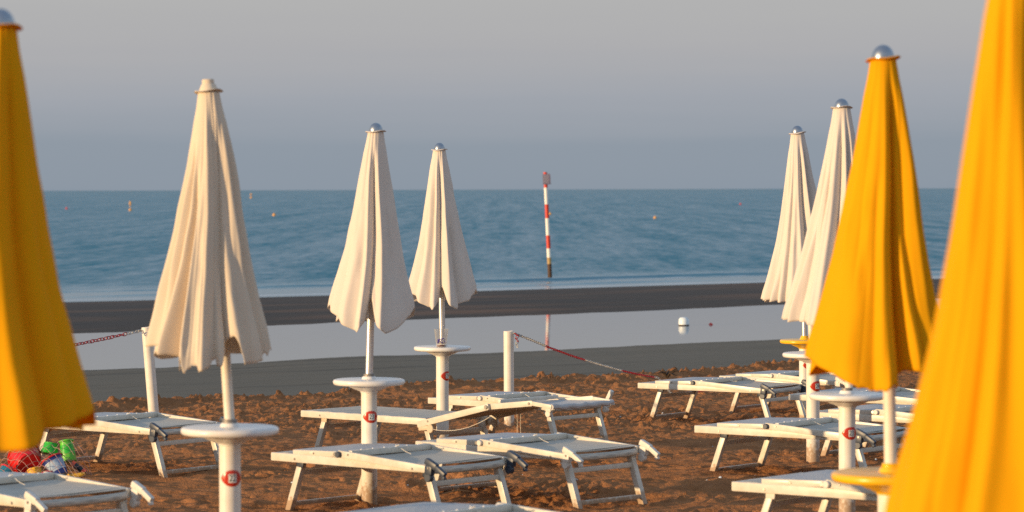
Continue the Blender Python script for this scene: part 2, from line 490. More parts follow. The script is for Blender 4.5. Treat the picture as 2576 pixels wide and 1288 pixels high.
# ------------------------------------------------------------------ water
def water_material(name, deep, bump_strength, rough, mirror, chop=False):
    """diffuse body colour under a Fresnel mirror; chopped water mirrors less of the low sky than still water"""
    m = bpy.data.materials.new(name); m.use_nodes = True
    nt = m.node_tree; n = nt.nodes; l = nt.links
    n.remove(n['Principled BSDF'])
    tc = n.new('ShaderNodeTexCoord')

    def math_(op, a, b):
        x = n.new('ShaderNodeMath'); x.operation = op
        for i, v in enumerate((a, b)):
            if isinstance(v, (int, float)): x.inputs[i].default_value = v
            else: l.new(v, x.inputs[i])
        return x.outputs[0]

    def noise(scale, det, rgh, size=(1, 1, 1), rot=0):
        mp = n.new('ShaderNodeMapping'); mp.vector_type = 'TEXTURE'
        mp.inputs['Scale'].default_value = size; mp.inputs['Rotation'].default_value = (0, 0, R(rot))
        l.new(tc.outputs['Object'], mp.inputs['Vector'])
        t = n.new('ShaderNodeTexNoise'); t.inputs['Scale'].default_value = scale
        t.inputs['Detail'].default_value = det; t.inputs['Roughness'].default_value = rgh
        l.new(mp.outputs[0], t.inputs['Vector'])
        return t.outputs['Fac']
    bp = n.new('ShaderNodeBump'); bp.inputs['Distance'].default_value = .16 if chop else .05
    bp.inputs['Strength'].default_value = bump_strength
    l.new(noise(1.6, 4, .6, (.8, .35, 1) if chop else (1.6, .7, 1)), bp.inputs['Height'])
    df = n.new('ShaderNodeBsdfDiffuse'); df.inputs['Color'].default_value = (*deep, 1)
    gl = n.new('ShaderNodeBsdfGlossy'); gl.inputs['Roughness'].default_value = rough
    fr = n.new('ShaderNodeFresnel'); fr.inputs['IOR'].default_value = 1.33 if chop else 1.55
    mix = n.new('ShaderNodeMixShader')
    l.new(bp.outputs['Normal'], gl.inputs['Normal'])
    if chop:
        a = n.new('ShaderNodeAttribute'); a.attribute_name = 'chop'
        # wavelets and gusts: fine streaks of rougher and smoother water
        g1 = math_('ADD', math_('MULTIPLY', noise(1.0, 4, .65, (.45, 2.6, 1)), .42),
                   math_('ADD', math_('MULTIPLY', noise(1.0, 4, .65, (1.0, 15, 1)), .34), math_('MULTIPLY', noise(1.0, 4, .65, (2.6, 105, 1)), .30)))
        g2 = noise(1.0, 4, .6, (30, 90, 1), 30)
        g = math_('ADD', math_('MULTIPLY', math_('SUBTRACT', g1, .5), 2.3), math_('MULTIPLY', math_('SUBTRACT', g2, .5), .08))
        lim = math_('SUBTRACT', .84, math_('MULTIPLY', a.outputs['Fac'], math_('ADD', .46, g)))
        lim = math_('MAXIMUM', math_('MINIMUM', lim, .9), .06)
        l.new(math_('MULTIPLY', a.outputs['Fac'], bump_strength), bp.inputs['Strength'])
        l.new(math_('MULTIPLY', fr.outputs[0], lim), mix.inputs['Fac'])
    else:
        l.new(math_('MULTIPLY', fr.outputs[0], mirror), mix.inputs['Fac'])
    l.new(df.outputs[0], mix.inputs[1]); l.new(gl.outputs[0], mix.inputs[2])
    out = n['Material Output']
    last = mix.outputs[0]
    if chop:
        fa = n.new('ShaderNodeAttribute'); fa.attribute_name = 'foam'
        mr = n.new('ShaderNodeMapRange'); mr.inputs['From Min'].default_value = 1.0; mr.inputs['From Max'].default_value = 1.3
        l.new(math_('ADD', fa.outputs['Fac'], noise(1.1, 6, .6, (3.5, .7, 1), 39)), mr.inputs['Value'])
        fo = n.new('ShaderNodeBsdfDiffuse'); fo.inputs['Color'].default_value = (.72, .74, .76, 1)
        mx = n.new('ShaderNodeMixShader')
        l.new(mr.outputs[0], mx.inputs['Fac']); l.new(last, mx.inputs[1]); l.new(fo.outputs[0], mx.inputs[2])
        last = mx.outputs[0]
    l.new(last, out.inputs['Surface'])
    return m


xs = np.concatenate([-growth(15, 26000, 45)[::-1], np.arange(-15, 15.01, .16), growth(15, 26000, 45)])
ss = np.concatenate([np.linspace(-9, -1.2, 8), np.arange(-1, 16, .1), np.arange(16, 40, .5), growth(40, 26000, 60)])
SX, SS = np.meshgrid(xs, ss)
_, _, _, SL3 = edges(SX, False)
SY = SS + SL3
wob = 1.1 * vnoise(SX * .18, SX * 0, 61)
r1 = np.clip(.85 + .8 * vnoise(SX * .22, SX * 0, 62), 0.05, 1.5)
r2 = np.clip(.5 + .9 * vnoise(SX * .3, SX * 0 + 3, 63), 0, 1.4)


def ridge(c, w_front, w_back):
    t = SS - c
    return np.where(t < 0, np.exp(-(t / w_front) ** 2), np.exp(-(t / w_back) ** 2))


SZ = WATER + .075 * r1 * ridge(8.0 + wob, .28, .6) + .05 * r2 * ridge(3.6 + .6 * wob, .3, .9)
near = sstep(60, 15, SS)
SZ = SZ + near * sstep(2, 9, SS) * .015 * fbm(SX * .6, SY * 1.2, 64, 3)
chop = .08 + .92 * sstep(6, 20, SS)
foam = .80 * np.exp(-((SS - 1.4 - .5 * wob) / .38) ** 2) + .72 * np.exp(-((SS - 4.4 - .6 * wob) / .42) ** 2) * r2 + .62 * np.exp(-((SS - 7.4 - wob) / .4) ** 2) * sstep(.6, 1.0, r1)
grid_mesh('sea', SX, SY, SZ, {'chop': chop, 'foam': foam}, water_material('sea_water', (.062, .215, .285), 1.0, .16, 1, True))
# lagoon: still water between beach and sandbar
xs = np.linspace(-60, 60, 121); f = np.linspace(0, 1, 12)
LX, LF = np.meshgrid(xs, f)
_, a1, a2, a3 = edges(LX, False)
LY = (a1 - 4) + LF * ((a2 + a3) / 2 - .5 - a1 + 4)
grid_mesh('lagoon', LX, LY, LX * 0 + WATER, {}, water_material('lagoon_water', (.36, .37, .37), .03, .035, .96))


# ------------------------------------------------------------------ umbrellas
RP_T = [0, .06, .12, .3, .5, .65, .8, .95, 1.0]
RP_R = [.052, .064, .079, .113, .153, .187, .228, .276, .285]


def canopy_object(seed, material, parent, L=1.38, shift=(0, 0), scale=1.0, valleys=(), hem=((-180, .05), (0, .05)), jag=None, gather=.075, back=6, soft=.03):
    """closed canopy; valleys: (azimuth deg, depth, width deg, from t, to t, drift deg), azimuth -90 faces the sea-watching side"""
    rs = np.random.RandomState(seed)
    NS, NT = 400, 84
    S = np.linspace(-math.pi, math.pi, NS, endpoint=False)[None, :]
    t = np.linspace(0, 1, NT)[:, None]
    p1, p2, p3, p4 = rs.rand(4) * 6.28
    vs = list(valleys)
    for k in range(back):
        vs.append((12 + 156 * (k + .5) / back + rs.uniform(-9, 9), rs.uniform(.12, .24), rs.uniform(7, 12), rs.uniform(0, .15), 2, rs.uniform(-12, 12)))
    g = 0
    for az, dep, wd, t0, t1, dr, *rl in vs:
        ce = R(az) + R(dr) * t + R(3.2) * np.sin(4.2 * t + az * .7) * sstep(.08, .5, t)
        dl = np.angle(np.exp(1j * (S - ce)))
        w_ = R(wd) * (1.15 - .25 * t)
        en = sstep(t0 - .02, t0 + .22, t) * (1 - sstep(t1 - .25, t1, t))
        ad = np.abs(dl) / w_
        lr = np.where(dl < 0, rl[0] if rl else 1, rl[1] if rl else 1)
        g = g + en * dep * (-np.exp(-ad ** 1.25) + .42 * lr * np.exp(-((ad - 1.9) / .8) ** 2))
    # small gathers below the cap
    ph = 15 * S + 1.2 * np.sin(2 * S + p1) + 2.5 * t
    g = g + gather * (np.abs(np.sin(ph / 2)) ** .7 - .6) * (1 - sstep(.06, .42, t)) * (.6 + .6 * np.sin(3 * S + p2))
    g = g + soft * np.sin(4 * S + p3 + 1.5 * t) * sstep(0, .3, t) + soft * .35 * np.sin(8 * S + p4 - 4 * t + 1.2 * np.sin(5 * t + p1)) * sstep(.05, .5, t)
    Rt = np.interp(t[:, 0], RP_T, RP_R)[:, None] * scale
    r = Rt * (1 + g) + .0035 * vnoise(S * 6 + 50, t * 9 + S * 0, seed) * sstep(.1, .5, t)
    th = S
    deg = np.degrees(S[0])
    hx = [-180] + [h[0] for h in hem] + [40, 150, 180]
    hy = [hem[0][1]] + [h[1] for h in hem] + [.03, .03, hem[0][1]]
    rise = np.interp(deg, hx, hy)
    k_ = np.array([1, 2, 3, 2, 1]) / 9.0
    rise = np.convolve(np.concatenate([rise[-2:], rise, rise[:2]]), k_, 'valid')
    hemL = (1 - rise)[None, :] + .035 * np.clip(g[-1:, :], -.3, .12)
    if jag:
        for a0, a1, am in jag:
            m_ = ((deg > a0) & (deg < a1))[None, :]
            hemL = hemL - m_ * am * np.abs(fbm(S * 7.5, S * 0, seed + 3, 2)) + m_ * am * .25
    zz = -t * hemL * L
    X = r * np.cos(th) + shift[0] * t ** 1.6 + .006 * np.sin(6 * t + p1) * t
    Yv = r * np.sin(th) + shift[1] * t ** 1.6
    co = np.stack([X, Yv, zz], -1)
    me = bpy.data.meshes.new('canopy')
    idx = np.arange(NT * NS).reshape(NT, NS)
    nx = np.roll(idx, -1, 1)
    q = np.stack([idx[:-1], idx[1:], nx[1:], nx[:-1]], -1).reshape(-1, 4)
    me.from_pydata(co.reshape(-1, 3).astype(float).tolist(), [], q.tolist())
    me.shade_smooth()
    me.materials.append(material)
    o = bpy.data.objects.new('canopy', me); col.objects.link(o); o.parent = parent
    md = o.modifiers.new('cloth_thickness', 'SOLIDIFY'); md.thickness = .003; md.offset = -1
    return o


def umbrella(label, tip, foot, cloth, pole_mat, seed, cup=False, group='closed beach umbrellas', brim=None, pole_drop=.35, cap_mat=None, lean_more=None, **kw):
    """tip: top of the cap, foot: pole at the table top (or the sand)"""
    tip = Vector(tip); foot = Vector(foot)
    d = tip - foot; L = d.length
    root = thing('beach_umbrella', label, 'umbrella', foot, group, Vector((0, 0, 1)).rotation_difference(d))
    mb = MB(); mb.cyl((0, 0, (L - .10 - pole_drop) / 2), (0, 0, 1), .026, L - .10 + pole_drop, 24, .05)
    mb.build('pole', pole_mat, root)
    top = L - .055
    rs = random.Random(seed)
    # cloth collar disc under the cap, slightly wavy
    mb = MB(); P = []
    nR = 40
    w1, w2 = rs.random() * 6, rs.random() * 6
    rings = []
    for rr, dz in ((.020, .004), (.05, .004), (.068, .003), (.0725, -.001), (.066, -.004), (.045, -.003)):
        rings.append([mb.bm.verts.new((rr * math.cos(2 * math.pi * k / nR), rr * math.sin(2 * math.pi * k / nR),
                                       top - .004 + dz + (.007 * math.sin(2 * math.pi * k / nR * 1 + w1) + .004 * math.sin(2 * math.pi * k / nR * 3 + w2)) * (rr / .0725) ** 2)) for k in range(nR)])
    for A, Bq in zip(rings, rings[1:]):
        for k in range(nR):
            mb.bm.faces.new((A[k], A[(k + 1) % nR], Bq[(k + 1) % nR], Bq[k]))
    mb.build('collar', brim or cloth, root)
    mb = MB()
    if cup:
        mb.lathe([(.047, 0), (.046, .01), (.036, .034), (.0305, .04), (.030, .058), (.026, .062), (.0, .062)], 32, (0, 0, top - .004), cap=False)
        mb.build('cap', cloth, root)
    else:
        pr = [(.047, 0), (.0475, .006)] + [(.0465 * math.cos(a), .006 + .052 * math.sin(a)) for a in [R(v) for v in range(8, 90, 8)]] + [(.0, .058)]
        mb.lathe(pr, 36, (0, 0, top - .003), cap=False)
        mb.build('cap', M['dome_metal'], root)
    c = canopy_object(seed, cloth, root, **kw); c.location = (0, 0, top - .006)
    return root


def glyph_mesh(text):
    cu = bpy.data.curves.new('digits', 'FONT'); cu.body = text; cu.size = 1; cu.align_x = 'CENTER'; cu.align_y = 'CENTER'
    o = bpy.data.objects.new('digits', cu); col.objects.link(o)
    dg = bpy.context.evaluated_depsgraph_get()
    me = bpy.data.meshes.new_from_object(o.evaluated_get(dg))
    bpy.data.objects.remove(o); bpy.data.curves.remove(cu)
    return me


def stand(label, p, table_mat, number=None, num_angle=20, group='round table posts of the umbrellas', badge_z=-.255, lean=None):
    """p: centre of the table top; the post goes down into the sand"""
    g = gz(p.x, p.y) - .10
    h = p.z - g
    root = thing('umbrella_table', label, 'table', (p.x, p.y, g), group)
    if lean:
        root.rotation_euler = (lean[1], lean[0], 0)
    MB().lathe([(.052, 0), (.054, .01), (.054, h - .085)], 40, cap=True).build('post', M['post_plastic'], root)
    T = h
    prof = [(.0542, T - .092), (.058, T - .092), (.062, T - .083), (.078, T - .078), (.082, T - .074), (.112, T - .064), (.118, T - .060),
            (.150, T - .045), (.156, T - .040), (.222, T - .040), (.236, T - .037), (.243, T - .030), (.2455, T - .020), (.244, T - .010), (.238, T - .003), (.228, T),
            (.060, T - .001), (.050, T + .001), (.046, T + .012), (.042, T + .019), (.030, T + .020)]
    MB().lathe(prof, 72, cap=False).build('table_top', table_mat, root)
    MB().lathe([(.0275, T + .008), (.036, T + .010), (.037, T + .034), (.033, T + .037), (.0275, T + .037)], 28, cap=False).build('pole_clamp', M['dark_collar'] if table_mat is not M['yellow_plastic'] else table_mat, root)
    if number is None:
        return root
    a0 = R(-90 + num_angle)

    def wrap(x, z, rad):
        a = a0 + x / .054
        return Vector((rad * math.cos(a), rad * math.sin(a), T + badge_z + z))
    # lens shaped badge bent round the post
    mb = MB(); HW, HH = .064, .0405
    nx, nz = 28, 8; P = []
    for i in range(nx + 1):
        x = -HW + 2 * HW * i / nx
        hh = HH * (1 - abs(x / HW) ** 2.3) + .0008
        P.append([wrap(x, -hh + 2 * hh * j / nz, .0552 + .0022 * (1 - abs(2 * j / nz - 1) ** 3) * min(1, hh / .01)) for j in range(nz + 1)])
    mb.grid(P)
    bd = mb.build('badge', M['badge_red'], root)
    mb = MB()
    P = [[wrap(-.0195 + .039 * i / 8, -.0215 + .043 * j / 4, .0583) for j in range(5)] for i in range(9)]
    mb.grid(P); pl = mb.build('number_plate', M['badge_white'], bd)
    for sx in (-1, 1):
        MB().lathe([(.004, 0), (.0035, .0015), (.002, .0025), (0, .0028)], 10, wrap(sx * .054, 0, .0556), wrap(sx * .054, 0, 1) - wrap(sx * .054, 0, 0), cap=False).build('rivet', M['toy_yellow'], bd)
    me = glyph_mesh(number)
    for v in me.vertices:
        x = v.co.x * .033; z = v.co.y * .047
        v.co = wrap(x, z, .0590)
    me.materials.append(M['ink'])
    o = bpy.data.objects.new('number', me); col.objects.link(o); o.parent = bd
    return root


def upright(px, py, d):
    return at(px, py, d)


CW, CC, CY = M['white_cloth'], M['cream_cloth'], M['yellow_cloth']
AL, WP = M['aluminium'], M['white_pole']
GU = 'closed beach umbrellas'
# left row, near to far
umbrella('closed yellow umbrella cut off by the left edge of the photo, blurred', at(6, 22, 9.9), Vector((at(-120, 1288, 9.9).x, 9.9, gz(-1.6, 9.9) - .2)), CY, WP, 11, pole_drop=.0, L=1.325, shift=(.082, 0), soft=.012, valleys=[(-98, .20, 7, 0, 2, -3), (-50, .30, 13, .0, 2, 4, 1.2, .0), (-20, .10, 12, .2, 2, 0, 0, 0)], hem=((-180, .05), (-95, 0), (-80, .0), (-50, .03), (0, .088)))
umbrella('closed cream umbrella with frayed ragged hem and a cup shaped cap, over table 22', at(525, 201, 15.5), at(576, 1072, 15.5), CC, WP, 12, cup=True, L=1.365, shift=(-.085, -.02), soft=.015, valleys=[(-158, .20, 6, .1, 2, 0), (-143, .26, 6, .15, 2, 0), (-124, .26, 8, .25, 2, 2), (-80, .30, 8, .0, 2, 6), (-61, .40, 8, .05, 2, 3), (-42, .16, 6, .2, 2, -2), (-22, .20, 7, .1, 2, 6)], hem=((-180, .095), (-140, .075), (-116, .012), (-70, .0), (-63, .075), (-52, .075), (-45, .0), (-30, .01), (0, .04)), jag=[(-118, -76, .08), (-64, -50, .05), (-20, 10, .06)])
umbrella('closed off-white umbrella with silver dome, over table 23 left of the plastic cup', at(947, 309, 21.1), at(927, 950, 21.1), CW, AL, 13, L=1.345, shift=(.015, 0), soft=.018, valleys=[(-91, .38, 8, .05, 2, 0), (-118, .09, 11, .45, 2, 8), (-54, .10, 14, .0, .9, 10), (-148, .07, 9, .5, 2, 0)], hem=((-180, .12), (-150, .07), (-118, .005), (-108, -.01), (-98, .045), (-93, .15), (-88, .15), (-82, .03), (-68, -.012), (-52, .012), (-35, .05), (0, .12)))
umbrella('closed off-white umbrella with silver dome, over the table with the plastic cup', at(1106, 359, 26.7), at(1112, 869, 26.7), CW, AL, 14, L=1.35, soft=.018, valleys=[(-88, .36, 8, .0, 2, 0), (-117, .14, 9, .1, 2, 6), (-62, .20, 9, .35, 2, 14), (-144, .09, 8, .5, 2, 0)], hem=((-180, .14), (-140, .06), (-116, .0), (-104, -.01), (-96, .03), (-90, .12), (-86, .12), (-78, .02), (-62, -.012), (-30, .055), (0, .10)))
stand('white round table post with number 22, below the frayed cream umbrella', at(576, 1074, 15.5), M['white_plastic'], '22', 18)
stand('white round table post numbered 23, in front of the lounger with its backrest opened out', at(927, 954, 21.1), M['white_plastic'], '23', 20)
stand('white round table post with number 24, carrying a clear plastic cup', at(1112, 871, 26.7), M['white_plastic'], '24', 52)
# right row, near to far
umbrella('closed yellow umbrella filling the right edge of the photo, strongly blurred', at(2560, -196, 7.1), Vector((at(2600, 1288, 7.1).x, 7.1, gz(1.2, 7.1) - .2)), CY, WP, 15, pole_drop=.0, L=1.42, shift=(-.02, 0), soft=.02, valleys=[(-152, .16, 8, .0, 2, 8), (-128, .28, 9, .0, 2, -8), (-74, .42, 14, .0, 2, 14, 1, 0), (-30, .1, 9, 0, 2, 0)], hem=((-180, .06), (-90, 0), (0, .06)))
umbrella('closed yellow umbrella with silver dome, over a yellow table', at(2221, 113, 12.8), at(2241, 1186, 12.8), CY, WP, 16, L=1.345, shift=(-.06, 0), soft=.012, valleys=[(-130, .10, 10, .0, .8, 6), (-103, .10, 12, .25, 2, 2), (-69, .40, 11, .0, 2, 2, .7, 1), (-50, .22, 6, .15, 2, 0), (-22, .16, 8, .1, 2, 0)], hem=((-180, .10), (-140, .058), (-105, .0), (-74, .0), (-62, .05), (-54, .05), (-46, .005), (0, .05)), jag=[(-112, -80, .03)])
umbrella('closed off-white umbrella leaning behind the yellow one with the silver dome', at(2117, 248, 20.0), at(2136, 986, 20.0), CW, WP, 17, L=1.39, shift=(-.12, 0), soft=.015, scale=1.04, valleys=[(-160, .16, 6, .1, 2, 0), (-147, .18, 6, .1, 2, 0), (-132, .18, 6, .2, 2, 0), (-98, .28, 9, .0, 2, 4), (-70, .24, 7, .0, 2, 2), (-40, .18, 8, .1, 2, 0)], hem=((-180, .03), (-120, .01), (-90, .0), (0, .04)))
umbrella('closed off-white umbrella, the smallest of the right row, with silver dome', at(2005, 316, 25.0), at(2045, 884, 25.0), CW, WP, 18, L=1.39, shift=(-.085, 0), soft=.015, valleys=[(-155, .16, 6, .1, 2, 0), (-140, .18, 6, .1, 2, 2), (-122, .16, 7, .2, 2, 0), (-84, .26, 8, .0, 2, 6), (-55, .26, 8, .0, 2, 2), (-25, .14, 8, .1, 2, 0)], hem=((-180, .06), (-120, .03), (-90, .0), (0, .05)))
umbrella('closed umbrella almost hidden behind the right row, its pole rising from the far yellow table', at(2017, 372, 30.8), at(2024, 850, 30.8), CW, AL, 19, L=1.30, scale=.78)
stand('yellow round table on a white post below the near yellow umbrella, blurred', at(2241, 1188, 12.8), M['yellow_plastic'], None)
stand('white round table post with number 23, partly behind the yellow umbrella pole', at(2131, 990, 20.0), M['white_plastic'], '23', 24)
stand('white round table post half hidden behind the yellow umbrella hem, number badge below', at(2045, 887, 25.0), M['white_plastic'], '24', 35, badge_z=-.27)
stand('small far yellow table on a white post, just above the white tables', at(2024, 854, 30.8), M['yellow_plastic'], '25', 42)
# no further row is built on the left; folds shade the left yellow one


# ------------------------------------------------------------------ sun loungers
LEN, WID, HT = 1.45, .72, .345
GL = 'sun loungers on the sand'


def lounger_base(root, plastic):
    W = M['white_metal']
    for y in (0, WID):
        sgn = -1 if y == 0 else 1
        r = MB().bar((0, y, HT), (LEN, y, HT), .026, .056, bevel=.008).build('side_rail', W, root)
        for bx in (.23, LEN - .07):
            MB().cyl((bx, y + sgn * .0135, HT - .005), (0, 1, 0), .0085, .006, 12).build('bolt', M['screw'], r)
    MB().bar((.004, .016, HT), (.004, WID - .016, HT), .03, .05, bevel=.008).build('end_rail', W, root)
    for (xt, xb, zt) in ((.255, .125, HT - .03), (LEN - .035, LEN + .085, HT - .03)):
        for y in (.035, WID - .035):
            lg = MB().bar((xt, y, zt), (xb, y, -.03), .044, .046, up=(1, 0, .2), bevel=.005).build('leg', W, root)
        f = .22; zc = zt * (1 - f); xc = xt + (xb - xt) * f
        MB().bar((xc, .05, zc), (xc, WID - .05, zc), .024, .034, bevel=.004).build('crossbar', W, root)
        f = .90; zc = zt * (1 - f); xc = xt + (xb - xt) * f
        MB().bar((xc, .05, zc), (xc, WID - .05, zc), .024, .030, bevel=.004).build('crossbar', W, root)
        for y in (.014, WID - .014):
            MB().bar((xt - .03, y, zt + .004), (xt + .035, y, zt - .004), .012, .06, bevel=.01).build('leg_bracket', plastic, root)


def seat(root, x1, sag=.012):
    P = []
    for i in range(31):
        x = .02 + (x1 - .02) * i / 30; row = []
        for j in range(13):
            v = j / 12
            y = .012 + (WID - .024) * v
            e = 4 * v * (1 - v); ex = 4 * (i / 30) * (1 - i / 30)
            row.append((x, y, HT + .0285 - sag * e * (.4 + .6 * ex) - .0015 * math.sin(x * 37 + 5 * v)))
        P.append(row)
    return MB().grid(P, .004).build('seat_fabric', M['mesh_fabric'], root)


def hinge(root, x, z, y, plastic, lever_up=False):
    sgn = -1 if y < .3 else 1
    hb = MB().bar((x - .032, y, z), (x + .030, y, z - .004), .040, .064, bevel=.012).build('hinge_bracket', plastic, root)
    MB().cyl((x - .012, y + sgn * -.004, z - .05), (0, 1, 0), .030, .036, 20).build('knuckle', plastic, hb)
    mb = MB()
    if lever_up:
        mb.bar((x + .0, y, z + .015), (x + .06, y, z + .12), .040, .042, up=(1, 0, 0), bevel=.014)
        mb.bar((x - .01, y + .004, z - .01), (x + .075, y + .004, z + .005), .034, .03, bevel=.010)
    else:
        mb.bar((x - .03, y, z + .058), (x + .065, y, z + .016), .040, .044, bevel=.012)
        mb.bar((x + .045, y, z + .026), (x + .135, y, z - .030), .034, .034, bevel=.010)
        mb.bar((x + .112, y, z - .006), (x + .126, y, z - .058), .026, .024, up=(1, 0, 0), bevel=.006)
    mb.build('lever', plastic, hb)
    MB().cyl((x + .005, y + sgn * .021, z + .012), (0, 1, 0), .008, .006, 12).build('bolt', M['screw'], hb)
    return hb


def fabric_between(name, pa, pb, ya, yb, root, m, sag=.01, n=14, dz=0.0, thick=.004, wav=.003):
    """sheet from line pa to line pb ((x,z) pairs), across y"""
    P = []
    for i in range(n + 1):
        u = i / n; row = []
        for j in range(13):
            v = j / 12
            e = 4 * v * (1 - v) * (.3 + .7 * 4 * u * (1 - u))
            row.append((pa[0] + (pb[0] - pa[0]) * u, ya + (yb - ya) * v, pa[1] + (pb[1] - pa[1]) * u + dz - sag * e + wav * math.sin(9 * v + 7 * u) * e))
        P.append(row)
    return MB().grid(P, thick).build(name, m, root)


def rolled_end(root, x, z, name='fabric_roll', y0=.03, y1=None):
    y1 = WID - .03 if y1 is None else y1
    pts = [(x + .002 * math.sin(k * 1.7), y0 + (y1 - y0) * k / 14, z - .006 * 4 * (k / 14) * (1 - k / 14)) for k in range(15)]
    return MB().tube(pts, .0235, 12).build(name, M['mesh_fabric'], root)


def strings(root, pts_list, name='tie_string', r=.002):
    for pts in pts_list:
        MB().tube(pts, r, 5).build(name, M['string'], root)


def knob(root, x, y, z, m):
    s = -1 if y < .3 else 1
    k = MB().cyl((x, y + s * .018, z), (0, 1, 0), .021, .03, 20).build('pivot_knob', m, root)
    MB().cyl((x - .028, y + s * .020, z), (0, 1, 0), .0135, .02, 16).build('knob_screw', M['screw'], k)


def make_folded(plastic, lever_up=False, knob_m=None, mesh_x=LEN - .07):
    root = thing('sun_lounger', None, 'sun lounger', (0, 0, 0), GL)
    W = M['white_metal']
    lounger_base(root, plastic)
    seat(root, mesh_x)
    rolled_end(root, LEN + .005, HT - .012)
    hx, hz, kx, kz = LEN + .035, HT - .002, .68, HT + .056
    ya, yb = -.029, WID + .029
    for y in (ya, yb):
        r = MB().bar((kx - .015, y, kz), (hx - .02, y, hz + .002), .024, .047, bevel=.006).build('backrest_rail', W, root)
        s = -1 if y < .3 else 1
        for bx in (.76, LEN - .11):
            u = (bx - kx) / (hx - kx)
            MB().cyl((bx, y + s * .0125, kz + (hz - kz) * u - (.012 if bx > 1 else -.004)), (0, 1, 0), .008, .006, 12).build('bolt', M['screw'], r)
        hinge(root, hx, hz, y, plastic, lever_up)
        knob(root, kx - .002, y + (.0 if y < .3 else 0), kz - .004, knob_m or plastic)
    # the sunshade, folded back over the foot end
    for y in (.002, WID - .002):
        r = MB().bar((kx - .01, y, kz - .008), (.395, y, kz - .013), .020, .036, bevel=.004).build('sunshade_rail', W, root)
        MB().bar((.394, y + .001, kz - .014), (.205, y + .001, kz - .018), .015, .028, bevel=.004).build('sunshade_extension', W, r)
        s = -1 if y < .3 else 1
        MB().cyl((.405, y + s * .0105, kz - .013), (0, 1, 0), .0075, .006, 12).build('bolt', M['screw'], r)
    fabric_between('sunshade_fabric', (.20, kz - .001), (.67, kz + .012), .004, WID - .004, root, M['shade_fabric'], sag=-.006, n=10)
    MB().bar((.203, .012, kz - .018), (.203, WID - .012, kz - .018), .018, .028, bevel=.004).build('sunshade_end_bar', W, root)
    # backrest: top bar with rivets and the cloth lying towards the hinge
    cb = MB().bar((.755, ya + .013, kz + .004), (.755, yb - .013, kz + .004), .034, .040, bevel=.007).build('backrest_top_bar', W, root)
    for k in range(6):
        MB().lathe([(.0085, 0), (.007, .004), (.003, .006), (0, .0062)], 10, (.755, .09 + k * (WID - .18) / 5, kz + .0235), cap=False).build('rivet', M['white_plastic'], cb)
    fabric_between('backrest_fabric', (.775, kz - .016), (hx - .05, hz + .030), ya + .013, yb - .013, root, M['mesh_fabric'], sag=.020)
    strings(root, [[(.755 + .03 * math.sin(t * .9), .42 + .012 * math.cos(t * 1.3), kz + .026 + .012 * abs(math.sin(t))) for t in [k * .5 for k in range(9)]],
                   [(.76, .43, kz + .016), (.80, .42, kz + .012), (.86, .40, kz - .004), (.90, .41, kz - .018)]])
    return root


def make_open():
    """the one whose backrest is opened out, low, with its sunshade behind it"""
    root = thing('sun_lounger', None, 'sun lounger', (0, 0, 0), GL)
    W = M['white_metal']; pl = M['beige_plastic']
    lounger_base(root, pl)
    seat(root, LEN - .04, .010)
    ya, yb = -.031, WID + .031
    a = (1.38, HT - .025); b = (2.16, HT + .155); c = (2.60, HT + .20); d = (2.80, HT + .18)
    for y in (ya, yb):
        s = -1 if y < .3 else 1
        r = MB().bar((a[0], y, a[1]), (b[0], y, b[1]), .024, .052, bevel=.006).build('backrest_rail', W, root)
        MB().cyl((a[0] + .12, y + s * .0125, a[1] + .034), (0, 1, 0), .009, .006, 12).build('bolt', M['screw'], r)
        MB().cyl((b[0] - .02, y + s * .015, b[1] - .004), (0, 1, 0), .017, .014, 16).build('bolt', M['screw'], r)
        r = MB().bar((b[0] - .03, y - s * .025, b[1] - .004), (c[0], y - s * .025, c[1]), .020, .046, bevel=.005).build('sunshade_rail', W, root)
        MB().cyl((c[0] - .03, y - s * .013, c[1] - .002), (0, 1, 0), .011, .008, 12).build('bolt', M['screw'], r)
        MB().bar((c[0] - .01, y - s * .025, c[1]), (d[0], y - s * .025, d[1]), .016, .034, bevel=.004).build('sunshade_extension', W, r)
        hb = MB().bar((1.39, y - s * .005, HT - .055), (1.50, y - s * .005, HT - .045), .03, .04, bevel=.012).build('hinge_bracket', pl, root)
        MB().cyl((1.52, y - s * .004, HT - .05), (0, 1, 0), .036, .03, 20).build('knuckle', pl, hb)
    MB().bar((2.05, ya + .013, b[1] - .03), (2.05, yb - .013, b[1] - .03), .026, .036, bevel=.006).build('backrest_top_bar', W, root)
    fabric_between('backrest_fabric', (1.48, a[1] + .045), (2.14, b[1] + .005), ya + .012, yb - .012, root, M['mesh_fabric'], sag=.035)
    fabric_between('sunshade_fabric', (2.17, b[1] + .018), (d[0] - .01, d[1] + .014), .004, WID - .004, root, M['shade_fabric'], sag=.02)
    MB().bar((2.23, .01, b[1] + .044), (2.23, WID - .01, b[1] + .044), .03, .030, bevel=.007).build('sunshade_bar', W, root)
    pts = [(d[0] + .004 * math.sin(k * 2.1), -.006 + (WID + .012) * k / 20, d[1] + .004 * math.sin(k * 1.3) - .008 * 4 * (k / 20) * (1 - k / 20)) for k in range(21)]
    MB().tube(pts, [.021 + .003 * math.sin(k * 1.9) for k in range(21)], 10).build('wrapped_end_bar', M['shade_fabric'], root)
    strings(root, [[(1.52 + .66 * u, -.035, HT - .05 - .055 * 4 * u * (1 - u) * 1.0 + .13 * u) for u in [k / 14 for k in range(15)]],
                   [(2.20, .25, b[1] - .01), (2.21, .25, b[1] - .12), (2.205, .25, b[1] - .30), (2.215, .25, b[1] - .42)],
                   [(2.23, .27, b[1] - .01), (2.225, .27, b[1] - .16), (2.235, .27, b[1] - .40)]])
    return root


